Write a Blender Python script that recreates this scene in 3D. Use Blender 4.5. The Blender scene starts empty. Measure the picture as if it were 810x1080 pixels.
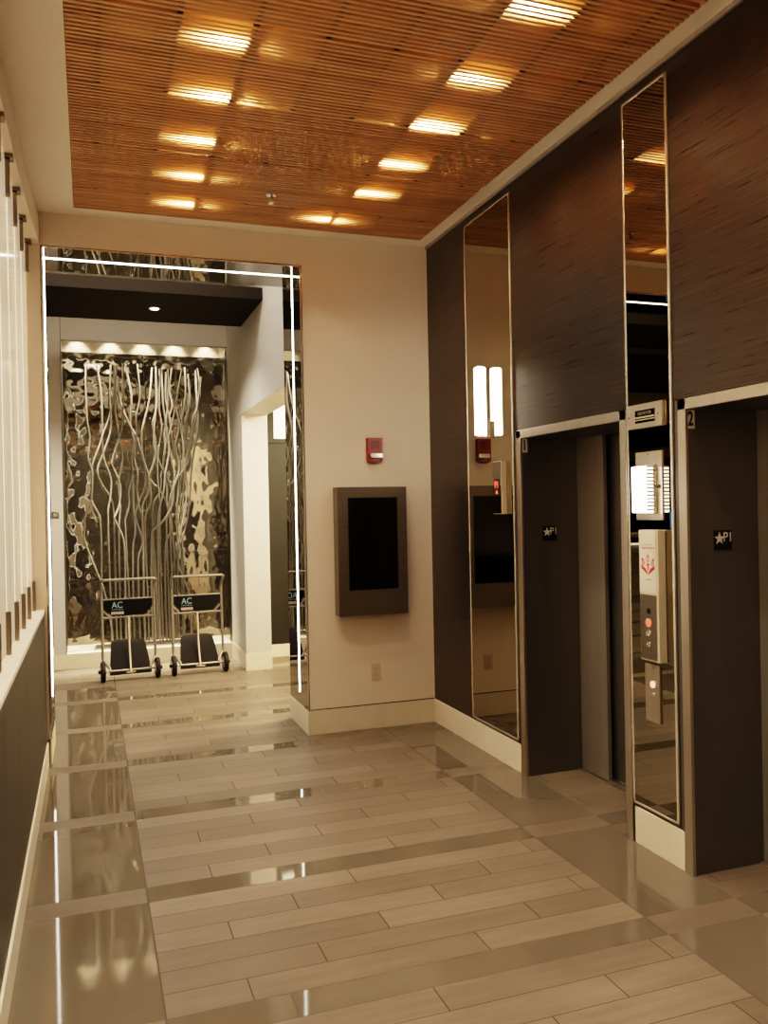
import bpy, bmesh, math, random
from mathutils import Vector, Matrix, noise
random.seed(7)
S = bpy.context.scene
COL = S.collection
PI = math.pi

# ------------------------------------------------------------------ key sizes (metres); camera stands at x=0, y=0
R = 2.49            # face of the elevator wall
B = 5.988           # front face of the end wall with the screen
B2 = 6.571          # rear face of that wall
H = 3.662           # ceiling height
XL, XA, HO = -0.265, 1.486, 3.433     # portal opening
HB = 0.178          # baseboard height
XC = 1.503          # right wall of the sculpture hall
F = 9.55            # far wall face
NB = 10.15          # back of the niche
FT = 0.0

# ------------------------------------------------------------------ object helpers
def obj(name, bm, mat, parent=None, smooth=False, bevel=0.0, seg=2):
    me = bpy.data.meshes.new(name)
    if isinstance(bm, tuple):
        me.from_pydata(bm[0], [], bm[1])
    else:
        bm.to_mesh(me); bm.free()
    me.update()
    if smooth:
        me.polygons.foreach_set('use_smooth', [True]*len(me.polygons))
        if smooth != 'all':
            me.set_sharp_from_angle(angle=math.radians(38))
    o = bpy.data.objects.new(name, me); COL.objects.link(o)
    for m in (mat if isinstance(mat, list) else [mat]):
        me.materials.append(m)
    if parent: o.parent = parent
    if bevel:
        b = o.modifiers.new('edge', 'BEVEL'); b.width = bevel; b.segments = seg; b.limit_method = 'ANGLE'
    return o

def thing(name, label, cat, loc=(0,0,0), group=None, kind=None):
    o = bpy.data.objects.new(name, None); COL.objects.link(o)
    o.location = loc; o.empty_display_size = .1
    o['label'] = label; o['category'] = cat
    if group: o['group'] = group
    if kind: o['kind'] = kind
    return o

def tag(o, label, cat, group=None, kind=None):
    o['label'] = label; o['category'] = cat
    if group: o['group'] = group
    if kind: o['kind'] = kind
    return o

def struct(o, label=None, cat=None):
    o['kind'] = 'structure'
    if label: o['label'] = label
    if cat: o['category'] = cat
    return o

def box(bm, x0, x1, y0, y1, z0, z1, mi=0):
    x0, x1 = min(x0,x1), max(x0,x1); y0, y1 = min(y0,y1), max(y0,y1); z0, z1 = min(z0,z1), max(z0,z1)
    v = [bm.verts.new((x,y,z)) for x in (x0,x1) for y in (y0,y1) for z in (z0,z1)]
    for f in ((0,1,3,2),(4,6,7,5),(0,4,5,1),(2,3,7,6),(0,2,6,4),(1,5,7,3)):
        fc = bm.faces.new([v[i] for i in f]); fc.material_index = mi
    return bm

def boxes(*bs):
    bm = bmesh.new()
    for b in bs: box(bm, *b)
    return bm

def cyl(bm, c, r, h, axis='Z', seg=24, r2=None):
    m = Matrix.Translation(c)
    if axis == 'X': m = m @ Matrix.Rotation(PI/2, 4, 'Y')
    if axis == 'Y': m = m @ Matrix.Rotation(PI/2, 4, 'X')
    bmesh.ops.create_cone(bm, cap_ends=True, segments=seg, radius1=r, radius2=r if r2 is None else r2, depth=h, matrix=m)
    return bm

def catmull(pts, n=4):
    P = [Vector(p) for p in pts]; out = []
    for i in range(len(P)-1):
        p0 = P[max(i-1,0)]; p1 = P[i]; p2 = P[i+1]; p3 = P[min(i+2, len(P)-1)]
        for k in range(n):
            t = k/n
            out.append(.5*((2*p1)+(-p0+p2)*t+(2*p0-5*p1+4*p2-p3)*t*t+(-p0+3*p1-3*p2+p3)*t*t*t))
    out.append(P[-1]); return out

def tube(bm, pts, r, seg=10, closed=False):
    P = [Vector(p) for p in pts]; n = len(P); rings = []
    up = None
    for i, p in enumerate(P):
        if closed: t = P[(i+1)%n]-P[i-1]
        else: t = P[min(i+1,n-1)]-P[max(i-1,0)]
        t.normalize()
        if up is None:
            up = Vector((0,0,1)) if abs(t.z) < .9 else Vector((0,1,0))
            up = (up - t*up.dot(t)).normalized()
        else:
            up = (up - t*up.dot(t)).normalized()
        s = t.cross(up)
        rings.append([bm.verts.new(p+(up*math.cos(a)+s*math.sin(a))*r) for a in (2*PI*k/seg for k in range(seg))])
    m = n if closed else n-1
    for i in range(m):
        a, b = rings[i], rings[(i+1)%n]
        for k in range(seg):
            bm.faces.new((a[k], a[(k+1)%seg], b[(k+1)%seg], b[k]))
    if not closed:
        bm.faces.new(list(reversed(rings[0]))); bm.faces.new(rings[-1])
    bmesh.ops.recalc_face_normals(bm, faces=bm.faces)
    return bm

def fillet(pts, rad, n=6):
    """polyline with rounded corners"""
    P = [Vector(p) for p in pts]; out = [P[0]]
    for i in range(1, len(P)-1):
        a = (P[i-1]-P[i]); b = (P[i+1]-P[i])
        r = min(rad, a.length*.49, b.length*.49)
        s = P[i]+a.normalized()*r; e = P[i]+b.normalized()*r
        for k in range(n+1):
            t = k/n
            out.append((1-t)**2*s+2*t*(1-t)*P[i]+t*t*e)
    out.append(P[-1]); return out

def prism(bm, outline, to3, d):
    """extrude a 2D outline; to3(u, v, w) gives the 3D point"""
    a = [bm.verts.new(to3(u, v, 0)) for u, v in outline]
    b = [bm.verts.new(to3(u, v, d)) for u, v in outline]
    n = len(a)
    bm.faces.new(a); bm.faces.new(list(reversed(b)))
    for i in range(n):
        bm.faces.new((a[i], b[i], b[(i+1)%n], a[(i+1)%n]))
    bmesh.ops.recalc_face_normals(bm, faces=bm.faces)
    return bm

def text(name, s, size, mat, parent, origin, right, up, depth=.001, width=None, space=1.0, bold=0.0):
    """lettering as a mesh, centred on origin; right/up span its plane"""
    cu = bpy.data.curves.new(name, 'FONT'); cu.body = s; cu.size = size
    cu.align_x = 'CENTER'; cu.align_y = 'CENTER'; cu.extrude = depth/2; cu.space_character = space; cu.offset = bold
    t = bpy.data.objects.new('tmp_text', cu); COL.objects.link(t)
    dg = bpy.context.evaluated_depsgraph_get(); dg.update()
    me = bpy.data.meshes.new_from_object(t.evaluated_get(dg))
    bpy.data.objects.remove(t); bpy.data.curves.remove(cu)
    right = Vector(right).normalized(); up = Vector(up).normalized(); nrm = right.cross(up)
    xs = [v.co.x for v in me.vertices]; w = max(xs)-min(xs); k = (width/w) if width else 1.0
    o0 = Vector(origin)
    for v in me.vertices:
        c = v.co.copy()
        v.co = o0 + right*c.x*k + up*c.y + nrm*c.z
    me.name = name
    o = bpy.data.objects.new(name, me); COL.objects.link(o); me.materials.clear(); me.materials.append(mat)
    o.parent = parent
    return o

# ------------------------------------------------------------------ material helpers
def srgb(r, g, b):
    f = lambda c: (c/255/12.92) if c/255 <= .04045 else ((c/255+.055)/1.055)**2.4
    return (f(r), f(g), f(b), 1)

class NT:
    def __init__(s, name):
        s.m = bpy.data.materials.new(name); s.m.use_nodes = True
        s.n = s.m.node_tree.nodes; s.l = s.m.node_tree.links
        s.b = s.n['Principled BSDF']; s.out = s.n['Material Output']
    def new(s, t, **k):
        n = s.n.new(t)
        for a, v in k.items(): setattr(n, a, v)
        return n
    def put(s, sock, v):
        if hasattr(v, 'is_output'): s.l.new(v, sock)
        else: sock.default_value = v
    def math(s, op, a, b=None, c=None):
        n = s.new('ShaderNodeMath', operation=op)
        s.put(n.inputs[0], a)
        if b is not None: s.put(n.inputs[1], b)
        if c is not None: s.put(n.inputs[2], c)
        return n.outputs[0]
    def pos(s):
        g = s.new('ShaderNodeNewGeometry'); x = s.new('ShaderNodeSeparateXYZ'); s.l.new(g.outputs['Position'], x.inputs[0])
        return g.outputs['Position'], x.outputs
    def noise(s, vec, scale, detail=3, rough=.5, stretch=None):
        if stretch:
            mp = s.new('ShaderNodeMapping'); s.l.new(vec, mp.inputs[0]); mp.inputs['Scale'].default_value = stretch; vec = mp.outputs[0]
        n = s.new('ShaderNodeTexNoise'); s.l.new(vec, n.inputs['Vector'])
        n.inputs['Scale'].default_value = scale; n.inputs['Detail'].default_value = detail; n.inputs['Roughness'].default_value = rough
        return n.outputs[0]
    def ramp(s, fac, stops):
        r = s.new('ShaderNodeValToRGB'); s.put(r.inputs[0], fac); e = r.color_ramp.elements
        while len(e) < len(stops): e.new(.5)
        for i, (p, c) in enumerate(stops): e[i].position = p; e[i].color = c
        return r.outputs[0]
    def mix(s, fac, a, b):
        n = s.new('ShaderNodeMix', data_type='RGBA'); s.put(n.inputs[0], fac); s.put(n.inputs[6], a); s.put(n.inputs[7], b)
        return n.outputs[2]
    def mixf(s, fac, a, b):
        n = s.new('ShaderNodeMix', data_type='FLOAT'); s.put(n.inputs[0], fac); s.put(n.inputs[2], a); s.put(n.inputs[3], b)
        return n.outputs[0]
    def bump(s, h, strength=.2, dist=.01):
        n = s.new('ShaderNodeBump'); s.l.new(h, n.inputs['Height']); n.inputs['Strength'].default_value = strength; n.inputs['Distance'].default_value = dist
        s.l.new(n.outputs[0], s.b.inputs['Normal'])
    def set(s, **k):
        for a, v in k.items(): s.put(s.b.inputs[a.replace('_', ' ')], v)
        return s

def plain(name, col, rough=.5, metal=0.0, var=.06, scale=6, coat=0.0, ior=1.45, stretch=None, bump=0.0, spec=.5):
    t = NT(name); p, _ = t.pos()
    f = t.noise(p, scale, 4, .6, stretch)
    c0 = tuple(c*(1-var) for c in col[:3])+(1,); c1 = tuple(min(1, c*(1+var)) for c in col[:3])+(1,)
    if max(col[:3]) < .02: spec = min(spec, .25)
    t.set(Specular_IOR_Level=spec, Base_Color=t.ramp(f, [(.3, c0), (.7, c1)]), Roughness=t.mixf(f, max(0, rough*(1-var)), min(1, rough*(1+var))), Metallic=metal, IOR=ior)
    if coat: t.set(Coat_Weight=coat, Coat_Roughness=.05)
    if bump: t.bump(f, bump, .004)
    return t.m

def emis(name, col, strength, base=None):
    t = NT(name); p, _ = t.pos()
    f = t.noise(p, 8, 1)
    t.set(Base_Color=base or col, Roughness=.4, Emission_Color=col, Emission_Strength=t.mixf(f, strength*.97, strength*1.03))
    return t.m
E_LAMP, E_NICHE, E_SOFFIT, E_HALL, E_SIDE, E_BACK, E_LEDGE = 130, 22, 80, 27, 150, 30, 560
EXPO, AMP = 0.72, .0082
RODS= [(9.71,[(0.008,3.295),(-0.008,3.191),(-0.008,2.715),(0.019,2.477),(-0.004,2.27),(0.028,2.156),(0.035,2.042),(0.021,1.824),(-0.045,1.628),(-0.052,1.525),(-0.051,1.349),(0.096,0.929),(0.15,0.738),(0.207,0.37),(0.211,0.215)]),(9.78,[(0.106,3.3),(0.152,2.946),(0.15,2.568),(0.154,2.358),(0.171,2.232),(0.231,2.043),(0.223,1.854),(0.195,1.707),(0.193,1.623),(0.192,1.266),(0.201,0.74),(0.205,0.215)]),(9.85,[(0.255,3.318),(0.24,2.957),(0.249,2.735),(0.238,2.565),(0.165,2.353),(0.092,2.142),(0.138,1.983),(0.229,1.824),(0.26,1.622),(0.257,1.462),(0.258,0.73),(0.262,0.215)]),(9.745,[(0.315,3.302),(0.274,2.923),(0.221,2.702),(0.159,2.544),(0.126,2.429),(0.054,2.241),(0.038,2.158),(0.03,1.991),(0.021,1.814),(0.091,1.657),(0.109,1.573),(0.115,1.27),(0.111,0.925),(0.115,0.215)]),(9.815,[(0.325,3.187),(0.35,2.902),(0.44,2.649),(0.517,2.501),(0.582,2.256),(0.667,2.01),(0.738,1.934),(0.828,1.76),(0.866,1.619),(0.883,1.446),(0.899,1.175),(0.905,0.699),(0.909,0.215)]),(9.71,[(0.38,3.309),(0.377,2.921),(0.356,2.627),(0.322,2.469),(0.259,2.281),(0.248,2.197),(0.313,2.029),(0.331,1.914),(0.314,1.757),(0.272,1.643),(0.258,1.601),(0.303,1.495),(0.35,1.358),(0.36,1.105),(0.354,0.738),(0.358,0.215)]),(9.78,[(0.292,3.297),(0.287,2.865),(0.318,2.581),(0.352,2.359),(0.36,2.243),(0.318,2.043),(0.31,1.948),(0.326,1.758),(0.317,1.62),(0.306,1.462),(0.3,0.734),(0.304,0.215)]),(9.85,[(0.41,3.313),(0.469,2.963),(0.452,2.664),(0.487,2.461),(0.459,2.279),(0.47,2.109),(0.426,1.895),(0.428,1.757),(0.379,1.587),(0.378,1.512),(0.389,1.043),(0.403,0.722),(0.407,0.215)]),(9.745,[(0.531,3.321),(0.554,2.951),(0.514,2.739),(0.515,2.569),(0.484,2.273),(0.516,2.103),(0.507,1.892),(0.538,1.679),(0.555,1.605),(0.558,1.255),(0.558,0.724),(0.562,0.215)]),(9.815,[(0.702,3.307),(0.668,2.963),(0.592,2.662),(0.572,2.544),(0.573,2.331),(0.606,2.128),(0.596,1.946),(0.534,1.786),(0.495,1.659),(0.491,1.617),(0.513,1.52),(0.55,1.391),(0.552,1.284),(0.51,1.125),(0.507,0.72),(0.511,0.215)]),(9.71,[(0.74,3.302),(0.739,2.951),(0.701,2.621),(0.693,2.409),(0.706,2.271),(0.637,2.08),(0.623,1.889),(0.565,1.753),(0.557,1.626),(0.564,1.361),(0.554,0.727),(0.558,0.215)]),(9.78,[(0.784,3.294),(0.765,2.854),(0.789,2.662),(0.777,2.522),(0.738,2.308),(0.78,2.158),(0.87,1.974),(0.877,1.834),(0.826,1.609),(0.816,1.449),(0.829,0.706),(0.833,0.215)]),(9.85,[(0.918,3.311),(0.888,3.06),(0.916,2.866),(0.831,2.605),(0.827,2.421),(0.808,2.204),(0.774,2.086),(0.764,1.913),(0.685,1.752),(0.675,1.505),(0.697,1.03),(0.706,0.706),(0.71,0.215)]),(9.745,[(0.741,3.308),(0.731,2.849),(0.688,2.657),(0.715,2.412),(0.679,2.177),(0.646,2.05),(0.65,1.773),(0.591,1.615),(0.589,1.243),(0.599,0.722),(0.603,0.215)]),(9.815,[(0.851,3.259),(0.84,2.968),(0.883,2.742),(0.918,2.419),(0.975,2.094),(0.96,1.877),(0.934,1.607),(0.937,1.228),(0.932,0.698),(0.936,0.215)]),(9.71,[(0.953,3.267),(0.935,2.903),(0.981,2.636),(0.934,2.41),(0.97,2.153),(0.904,1.94),(0.88,1.747),(0.784,1.579),(0.675,1.464),(0.652,1.348),(0.639,0.723),(0.643,0.215)]),(9.78,[(1.022,3.281),(0.974,2.999),(0.916,2.685),(0.864,2.501),(0.891,2.254),(0.918,2.039),(0.85,1.77),(0.855,1.501),(0.866,1.017),(0.876,0.704),(0.88,0.215)]),(9.85,[(1.061,3.316),(1.065,2.978),(1.016,2.64),(1.037,2.368),(1.011,2.095),(0.984,1.823),(1.0,1.573),(0.984,1.279),(0.983,0.692),(0.987,0.215)]),(9.745,[(1.186,3.292),(1.21,2.968),(1.132,2.717),(1.118,2.577),(1.083,2.414),(1.08,2.231),(0.95,2.037),(0.886,1.887),(0.861,1.673),(0.765,1.547),(0.68,1.453),(0.667,1.293),(0.671,0.718),(0.675,0.215)]),(9.815,[(1.173,3.282),(1.186,2.868),(1.191,2.584),(1.142,2.333),(1.113,2.093),(1.098,1.876),(1.053,1.55),(0.964,1.292),(0.874,1.003),(0.853,0.702),(0.857,0.215)]),(9.71,[(1.221,3.191),(1.195,2.952),(1.15,2.682),(1.097,2.412),(1.04,2.196),(1.056,1.927),(1.019,1.659),(0.967,1.446),(0.938,1.286),(0.938,1.05),(1.036,0.777),(1.061,0.582),(1.065,0.215)]),(9.78,[(0.802,3.273),(0.81,2.898),(0.845,2.577),(0.796,2.2),(0.832,1.932),(0.825,1.76),(0.857,1.609),(0.87,1.458),(0.805,1.288),(0.795,0.708),(0.799,0.215)]),(9.85,[(0.468,2.098),(0.473,1.724),(0.486,1.456),(0.456,1.243),(0.446,0.72),(0.45,0.215)]),(9.745,[(0.735,2.412),(0.726,2.092),(0.743,1.772),(0.739,1.451),(0.741,1.131),(0.749,0.714),(0.753,0.215)]),(9.815,[(1.094,3.235),(1.103,2.909),(1.06,2.637),(1.086,2.311),(1.033,2.039),(1.016,1.768),(0.985,1.498),(0.998,1.117),(0.995,0.694),(0.999,0.215)]),(9.71,[(0.858,3.275),(0.861,2.89),(0.83,2.623),(0.861,2.357),(0.809,2.09),(0.784,1.877),(0.728,1.665),(0.718,1.399),(0.719,0.719),(0.723,0.215)])]
# ------------------------------------------------------------------ materials
M = {}
M['wall'] = plain('cream_paint', (.82,.72,.59,1), .55, var=.02, scale=3, bump=.02)
M['rear'] = plain('brown_panel', (.16,.12,.085,1), .5, var=.2, scale=2)
M['wall_grey'] = plain('pale_grey_paint', (.52,.49,.45,1), .5, var=.02, scale=3)
M['ceil'] = plain('ceiling_paint', (.84,.75,.62,1), .7, var=.02, scale=2)
M['base'] = plain('cream_stone_base', (.72,.64,.50,1), .3, var=.04, scale=9)
M['ledge'] = plain('cream_stone_ledge', (.93,.86,.74,1), .25, var=.04, scale=9)
M['counter'] = plain('taupe_laminate', (.021,.017,.0125,1), .42, var=.12, scale=5, stretch=(1,1,.2))
M['mirror'] = plain('bronze_mirror', (.385,.35,.27,1), .012, 1.0, var=.01)
M['portal_mirror'] = plain('grey_mirror', (.27,.25,.21,1), .012, 1.0, var=.01)
M['hammer'] = plain('hammered_mirror', (.23,.21,.17,1), .05, .93, var=.02)
M['chrome'] = plain('polished_steel', (.78,.71,.60,1), .22, .7, var=.03)
M['steel'] = plain('satin_steel', (.56,.50,.42,1), .34, 1.0, var=.06, scale=20, stretch=(1,1,.05))
M['strip_steel'] = plain('niche_steel', (.74,.66,.54,1), .45, .55, var=.08, scale=9)
M['rod'] = plain('brushed_tube', (.23,.212,.18,1), .4, .55, var=.08, scale=20)
M['dark_steel'] = plain('dark_stainless', (.15,.142,.130,1), .36, .72, var=.05, scale=14, stretch=(3,3,.04))
M['door_steel'] = plain('door_stainless', (.33,.305,.27,1), .36, .6, var=.05, scale=14, stretch=(3,3,.04))
M['screen_case'] = plain('anodised_grey', (.20,.172,.135,1), .36, .85, var=.08, scale=18, stretch=(.06,1,3))
M['black_glass'] = plain('black_screen_glass', (.004,.004,.004,1), .09, var=.05)
M['pale_metal_reflection'] = plain('pale_metal_reflection', (.66,.585,.46,1), .35, .35, var=.04)  # bright reflection on the steel housings put into the pale base colour
M['bronze_dark'] = plain('dark_bronze', (.06,.05,.036,1), .35, .6, var=.05)
M['black'] = plain('matt_black', (.012,.011,.010,1), .5, var=.1)
M['black_board'] = plain('black_board', (.004,.004,.0045,1), .35, var=.1)
M['cab'] = plain('cab_dark', (.02,.018,.015,1), .35, var=.1)
M['rubber'] = plain('black_rubber', (.016,.014,.012,1), .6, var=.2, scale=30)
M['carpet_mat'] = plain('ribbed_mat', (.006,.0045,.0035,1), .75, var=.3, scale=60)
M['soffit'] = plain('espresso_panel', (.024,.0195,.0155,1), .7, var=.15, scale=4, stretch=(.2,1,1), spec=.08)
M['white'] = plain('white_print', (.75,.72,.66,1), .5, var=.02)
M['print_grey'] = plain('grey_print', (.30,.27,.24,1), .5, var=.02)
M['black_print'] = plain('black_print', (.012,.012,.012,1), .4, var=.02)
M['paper'] = plain('notice_paper', (.70,.655,.56,1), .5, var=.02)
M['red_print'] = plain('red_print', (.56,.03,.035,1), .5, var=.03)
M['red'] = plain('alarm_red', (.27,.012,.012,1), .35, var=.06)
M['clear'] = plain('strobe_lens', (.62,.62,.54,1), .12, .4, var=.1, scale=70)
M['blue_print'] = plain('cyan_print', (.20,.33,.40,1), .5, var=.02)
M['pink_print'] = plain('pale_print', (.34,.30,.30,1), .5, var=.04)
M['bronze'] = plain('bronze_clip', (.20,.17,.125,1), .26, 1.0, var=.08)
M['outlet'] = plain('outlet_plastic', (.62,.52,.40,1), .4, var=.02)
M['slot'] = plain('socket_slot', (.17,.13,.09,1), .5, var=.02)
M['hall_dark'] = plain('dark_grasscloth', (.016,.0155,.012,1), .6, var=.25, scale=30, stretch=(.1,.1,4))
M['plenum'] = plain('plenum_brown', (.10,.045,.018,1), .8, var=.1)
M['stone'] = plain('desk_stone', (.42,.37,.28,1), .3, var=.1, scale=4)
M['led'] = emis('led_white', (1,.90,.76,1), 9.0)
M['tube'] = emis('tube_white', (1,.88,.72,1), 14.0)
M['lantern'] = emis('lantern_white', (1,.90,.82,1), 5.5)
M['lamp'] = emis('lamp_warm', (1,.66,.30,1), 100.0)
M['spot'] = emis('spot_warm', (1,.86,.62,1), 25.0)
M['btn_red'] = emis('button_red_glow', (1,.10,.06,1), .75)
M['btn_lit'] = emis('button_warm_glow', (1,.55,.36,1), .8)
M['digits'] = emis('red_digits', (1,.10,.05,1), 1.6)
M['pane'] = emis('lit_pane', (.85,.9,.72,1), .8)
M['desk_glow'] = emis('desk_glow', (1,.86,.6,1), 1.6)
M['blue'] = emis('blue_screen', (.10,.28,.62,1), .7)

# dark wood veneer of the elevator wall: fine streaks along y
t = NT('espresso_veneer'); p, xyz = t.pos()
n1 = t.noise(p, 1, 5, .65, (3, 2.2, 95)); n2 = t.noise(p, 1, 3, .6, (3, 7, 300))
g = t.math('ADD', t.math('MULTIPLY', n1, .6), t.math('MULTIPLY', n2, .4))
t.set(Base_Color=t.ramp(g, [(.30, (.003,.0025,.002,1)), (.50, (.011,.0088,.007,1)), (.72, (.052,.041,.032,1))]),
      Roughness=t.mixf(g, .22, .36), Specular_IOR_Level=.7, Specular_Tint=(1,.84,.68,1))
t.bump(g, .6, .0025); M['veneer'] = t.m

# slat wood
t = NT('slat_wood'); p, xyz = t.pos()
n1 = t.noise(p, 1, 4, .6, (1.5, 30, 10)); n2 = t.noise(p, 1, 2, .5, (.9, 36, 1))
g = t.math('ADD', t.math('MULTIPLY', n1, .5), t.math('MULTIPLY', n2, .5))
t.set(Base_Color=t.ramp(g, [(.30, (.34,.165,.065,1)), (.5, (.52,.285,.125,1)), (.70, (.66,.41,.20,1))]), Roughness=.5)
M['slat'] = t.m

# frosted, back-lit wall panels
t = NT('frosted_glass'); p, xyz = t.pos()
n1 = t.noise(p, 1, 3, .5, (1, 9, .5))
t.set(Base_Color=t.ramp(n1, [(.3, (.58,.47,.35,1)), (.7, (.70,.58,.45,1))]), Roughness=.12, Specular_IOR_Level=.5,
      Emission_Color=(1,.76,.52,1), Emission_Strength=t.mixf(n1, .17, .25))
M['frost'] = t.m
t = NT('frosted_edge_glint'); p, xyz = t.pos()  # bright glint along the panel edges put in as emission
n1 = t.noise(p, 1, 3, .5, (1, 2, 3))
t.set(Base_Color=(.85,.76,.6,1), Roughness=.15, Emission_Color=(1,.88,.66,1), Emission_Strength=t.mixf(n1, .35, .8))
M['edge_glint'] = t.m

# floor: thirds-offset planks with polished bands, polished borders with plank strips
t = NT('porcelain_plank_floor'); p, o = t.pos()
X, Y = o[0], o[1]
W = .1457
rowf = t.math('DIVIDE', t.math('SUBTRACT', Y, 3.692-W*700), W)
row = t.math('FLOOR', rowf); fr = t.math('SUBTRACT', rowf, row)
j7 = t.math('MODULO', row, 7.0)
band = t.math('LESS_THAN', j7, .5)
border = t.math('ADD', t.math('LESS_THAN', X, .203),
                t.math('MULTIPLY', t.math('GREATER_THAN', X, 2.06), t.math('LESS_THAN', X, 2.505)))
border = t.math('MINIMUM', border, 1.0)
border = t.math('MULTIPLY', border, t.math('GREATER_THAN', X, -.6))
border = t.math('MULTIPLY', border, t.math('LESS_THAN', Y, 8.45))
gloss = t.math('ABSOLUTE', t.math('SUBTRACT', border, band))
off = t.math('MULTIPLY', t.math('MODULO', t.math('ADD', j7, 2.0), 3.0), .295)
off = t.mixf(band, off, .123)
colf = t.math('DIVIDE', t.math('SUBTRACT', X, t.math('ADD', off, .493-.885*60)), .885)
colr = t.math('FLOOR', colf); fc = t.math('SUBTRACT', colf, colr)
def near(fr_, size, g):      # distance to the nearer edge < g
    d = t.math('MULTIPLY', t.math('MINIMUM', fr_, t.math('SUBTRACT', 1.0, fr_)), size)
    return t.math('LESS_THAN', d, g)
notb = t.math('SUBTRACT', 1.0, border)
jx = t.math('MULTIPLY', near(fc, .885, .0022), notb)
jy = near(fr, W, .0016)
# inside a polished border only the band rows and its own edges carry joints
inband_edge = t.math('MULTIPLY', jy, t.math('MINIMUM', t.math('ADD', band, t.math('ADD', t.math('COMPARE', j7, 1.0, .1), t.math('COMPARE', j7, 6.0, .1))), 1.0))
jyb = t.math('MULTIPLY', jy, notb)
e1 = t.math('LESS_THAN', t.math('ABSOLUTE', t.math('SUBTRACT', X, .203)), .003)
e2 = t.math('LESS_THAN', t.math('ABSOLUTE', t.math('SUBTRACT', X, 2.06)), .0022)
joint = t.math('MINIMUM', t.math('ADD', t.math('ADD', jx, jyb), t.math('ADD', e1, e2)), 1.0)
wn = t.new('ShaderNodeTexWhiteNoise', noise_dimensions='2D')
cv = t.new('ShaderNodeCombineXYZ'); t.l.new(row, cv.inputs[0]); t.l.new(t.mixf(border, colr, 3.0), cv.inputs[1]); t.l.new(cv.outputs[0], wn.inputs['Vector'])
tone = wn.outputs['Value']
gr = t.noise(p, 1, 5, .62, (2.2, 26, 1)); cl = t.noise(p, 2.3, 4, .6)
tex = t.math('ADD', t.math('MULTIPLY', gr, .42), t.math('ADD', t.math('MULTIPLY', cl, .28), t.math('MULTIPLY', t.math('ADD', t.math('MULTIPLY', tone, .62), .19), .30)))
plank = t.ramp(tex, [(.28, (.078,.060,.042,1)), (.5, (.122,.096,.069,1)), (.70, (.185,.150,.112,1))])
pol = t.ramp(t.noise(p, 1.2, 3, .5), [(.3, (.100,.082,.059,1)), (.7, (.118,.098,.071,1))])
colr_ = t.mix(gloss, plank, pol)
colr_ = t.mix(joint, colr_, (.026,.018,.011,1))
rough = t.mixf(gloss, t.mixf(gr, .36, .5), .05)
t.set(Base_Color=colr_, Roughness=t.mixf(joint, rough, .7), Specular_IOR_Level=t.mixf(gloss, .42, .75))
bh = t.math('SUBTRACT', 1.0, joint); t.bump(bh, .3, .002)
M['floor'] = t.m
# ------------------------------------------------------------------ setting: shell
struct(obj('floor', boxes((-9.5,6,-4,15,-.05,0)), M['floor']))

wb = boxes((XA+.012, 2.56, B, B2, .0, 4.3), (-9.5, XL-.012, B, B2, 0, 4.3), (XL-.012, XA+.012, B, B2, HO+.012, 4.3))
struct(obj('wall_back', wb, M['wall']), 'cream end wall around the tall mirrored portal')

vn = boxes((R,R+.05, 4.62,B, 0,H), (R,R+.05, 3.475,4.62, 2.116,H), (R,R+.3, 3.119,3.475, 0,H),
           (R,R+.05, 1.90,3.119, 2.116,H), (R,R+.05, -4,1.90, 0,H))
struct(obj('wall_right', vn, M['veneer']), 'dark streaked wood veneer wall around the elevators')

bl = boxes((-.31,-.294, -4,B, HB-.03,1.0))
struct(obj('wall_left', bl, M['counter']), 'dark taupe half wall under the cream ledge')
struct(obj('trim_1', boxes((-.80,-.294, -4,B, 1.0,1.027)), M['ledge'], bevel=.003), 'cream stone ledge along the left half wall')
struct(obj('wall_left', boxes((-.82,-.80, -4,B, 0,H)), M['wall']))
# bulkhead over the glass, bowed slightly in plan
bm = bmesh.new(); prof = []
for i in range(41):
    y = -4+(B+4)*i/40
    d = max(0, (B-y))
    prof.append((-.279-.05*(1-math.exp(-d*1.1)), y))
v = []
for x, y in prof:
    v.append([bm.verts.new((x,y,H)), bm.verts.new((x,y,3.45)), bm.verts.new((-.80,y,3.45))])
for a, b in zip(v, v[1:]):
    bm.faces.new((a[0],a[1],b[1],b[0])); bm.faces.new((a[1],a[2],b[2],b[1]))
bmesh.ops.recalc_face_normals(bm, faces=bm.faces)
struct(obj('trim_2', bm, M['wall'], smooth=True), 'cream bulkhead above the glass panels')

# ceiling: painted border round the slat field
WL, WR, WB_, WF = -.06, 2.381, 5.848, -3.4
struct(obj('ceiling', boxes((-.82,WL,-4,B,H,H+.02), (WR,2.56,-4,B,H,H+.02), (WL,WR,WB_,B,H,H+.02), (WL,WR,-4,WF,H,H+.02)), M['ceil']))
struct(obj('ceiling', boxes((WL-.02,WL,WF,WB_,H+.02,4.1), (WR,WR+.02,WF,WB_,H+.02,4.1), (WL,WR,WB_,WB_+.02,H+.02,4.1), (WL,WR,WF-.02,WF,H+.02,4.1), (WL,WR,WF,WB_,4.1,4.12)), M['plenum']))
struct(obj('trim_3', boxes((R-.012,R,-4,B,H-.022,H)), M['print_grey']), 'thin metal reveal between veneer wall and ceiling')
struct(obj('wall_rear', boxes((-.82,2.6,-4.05,-4,0,H)), M['rear']))

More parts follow.
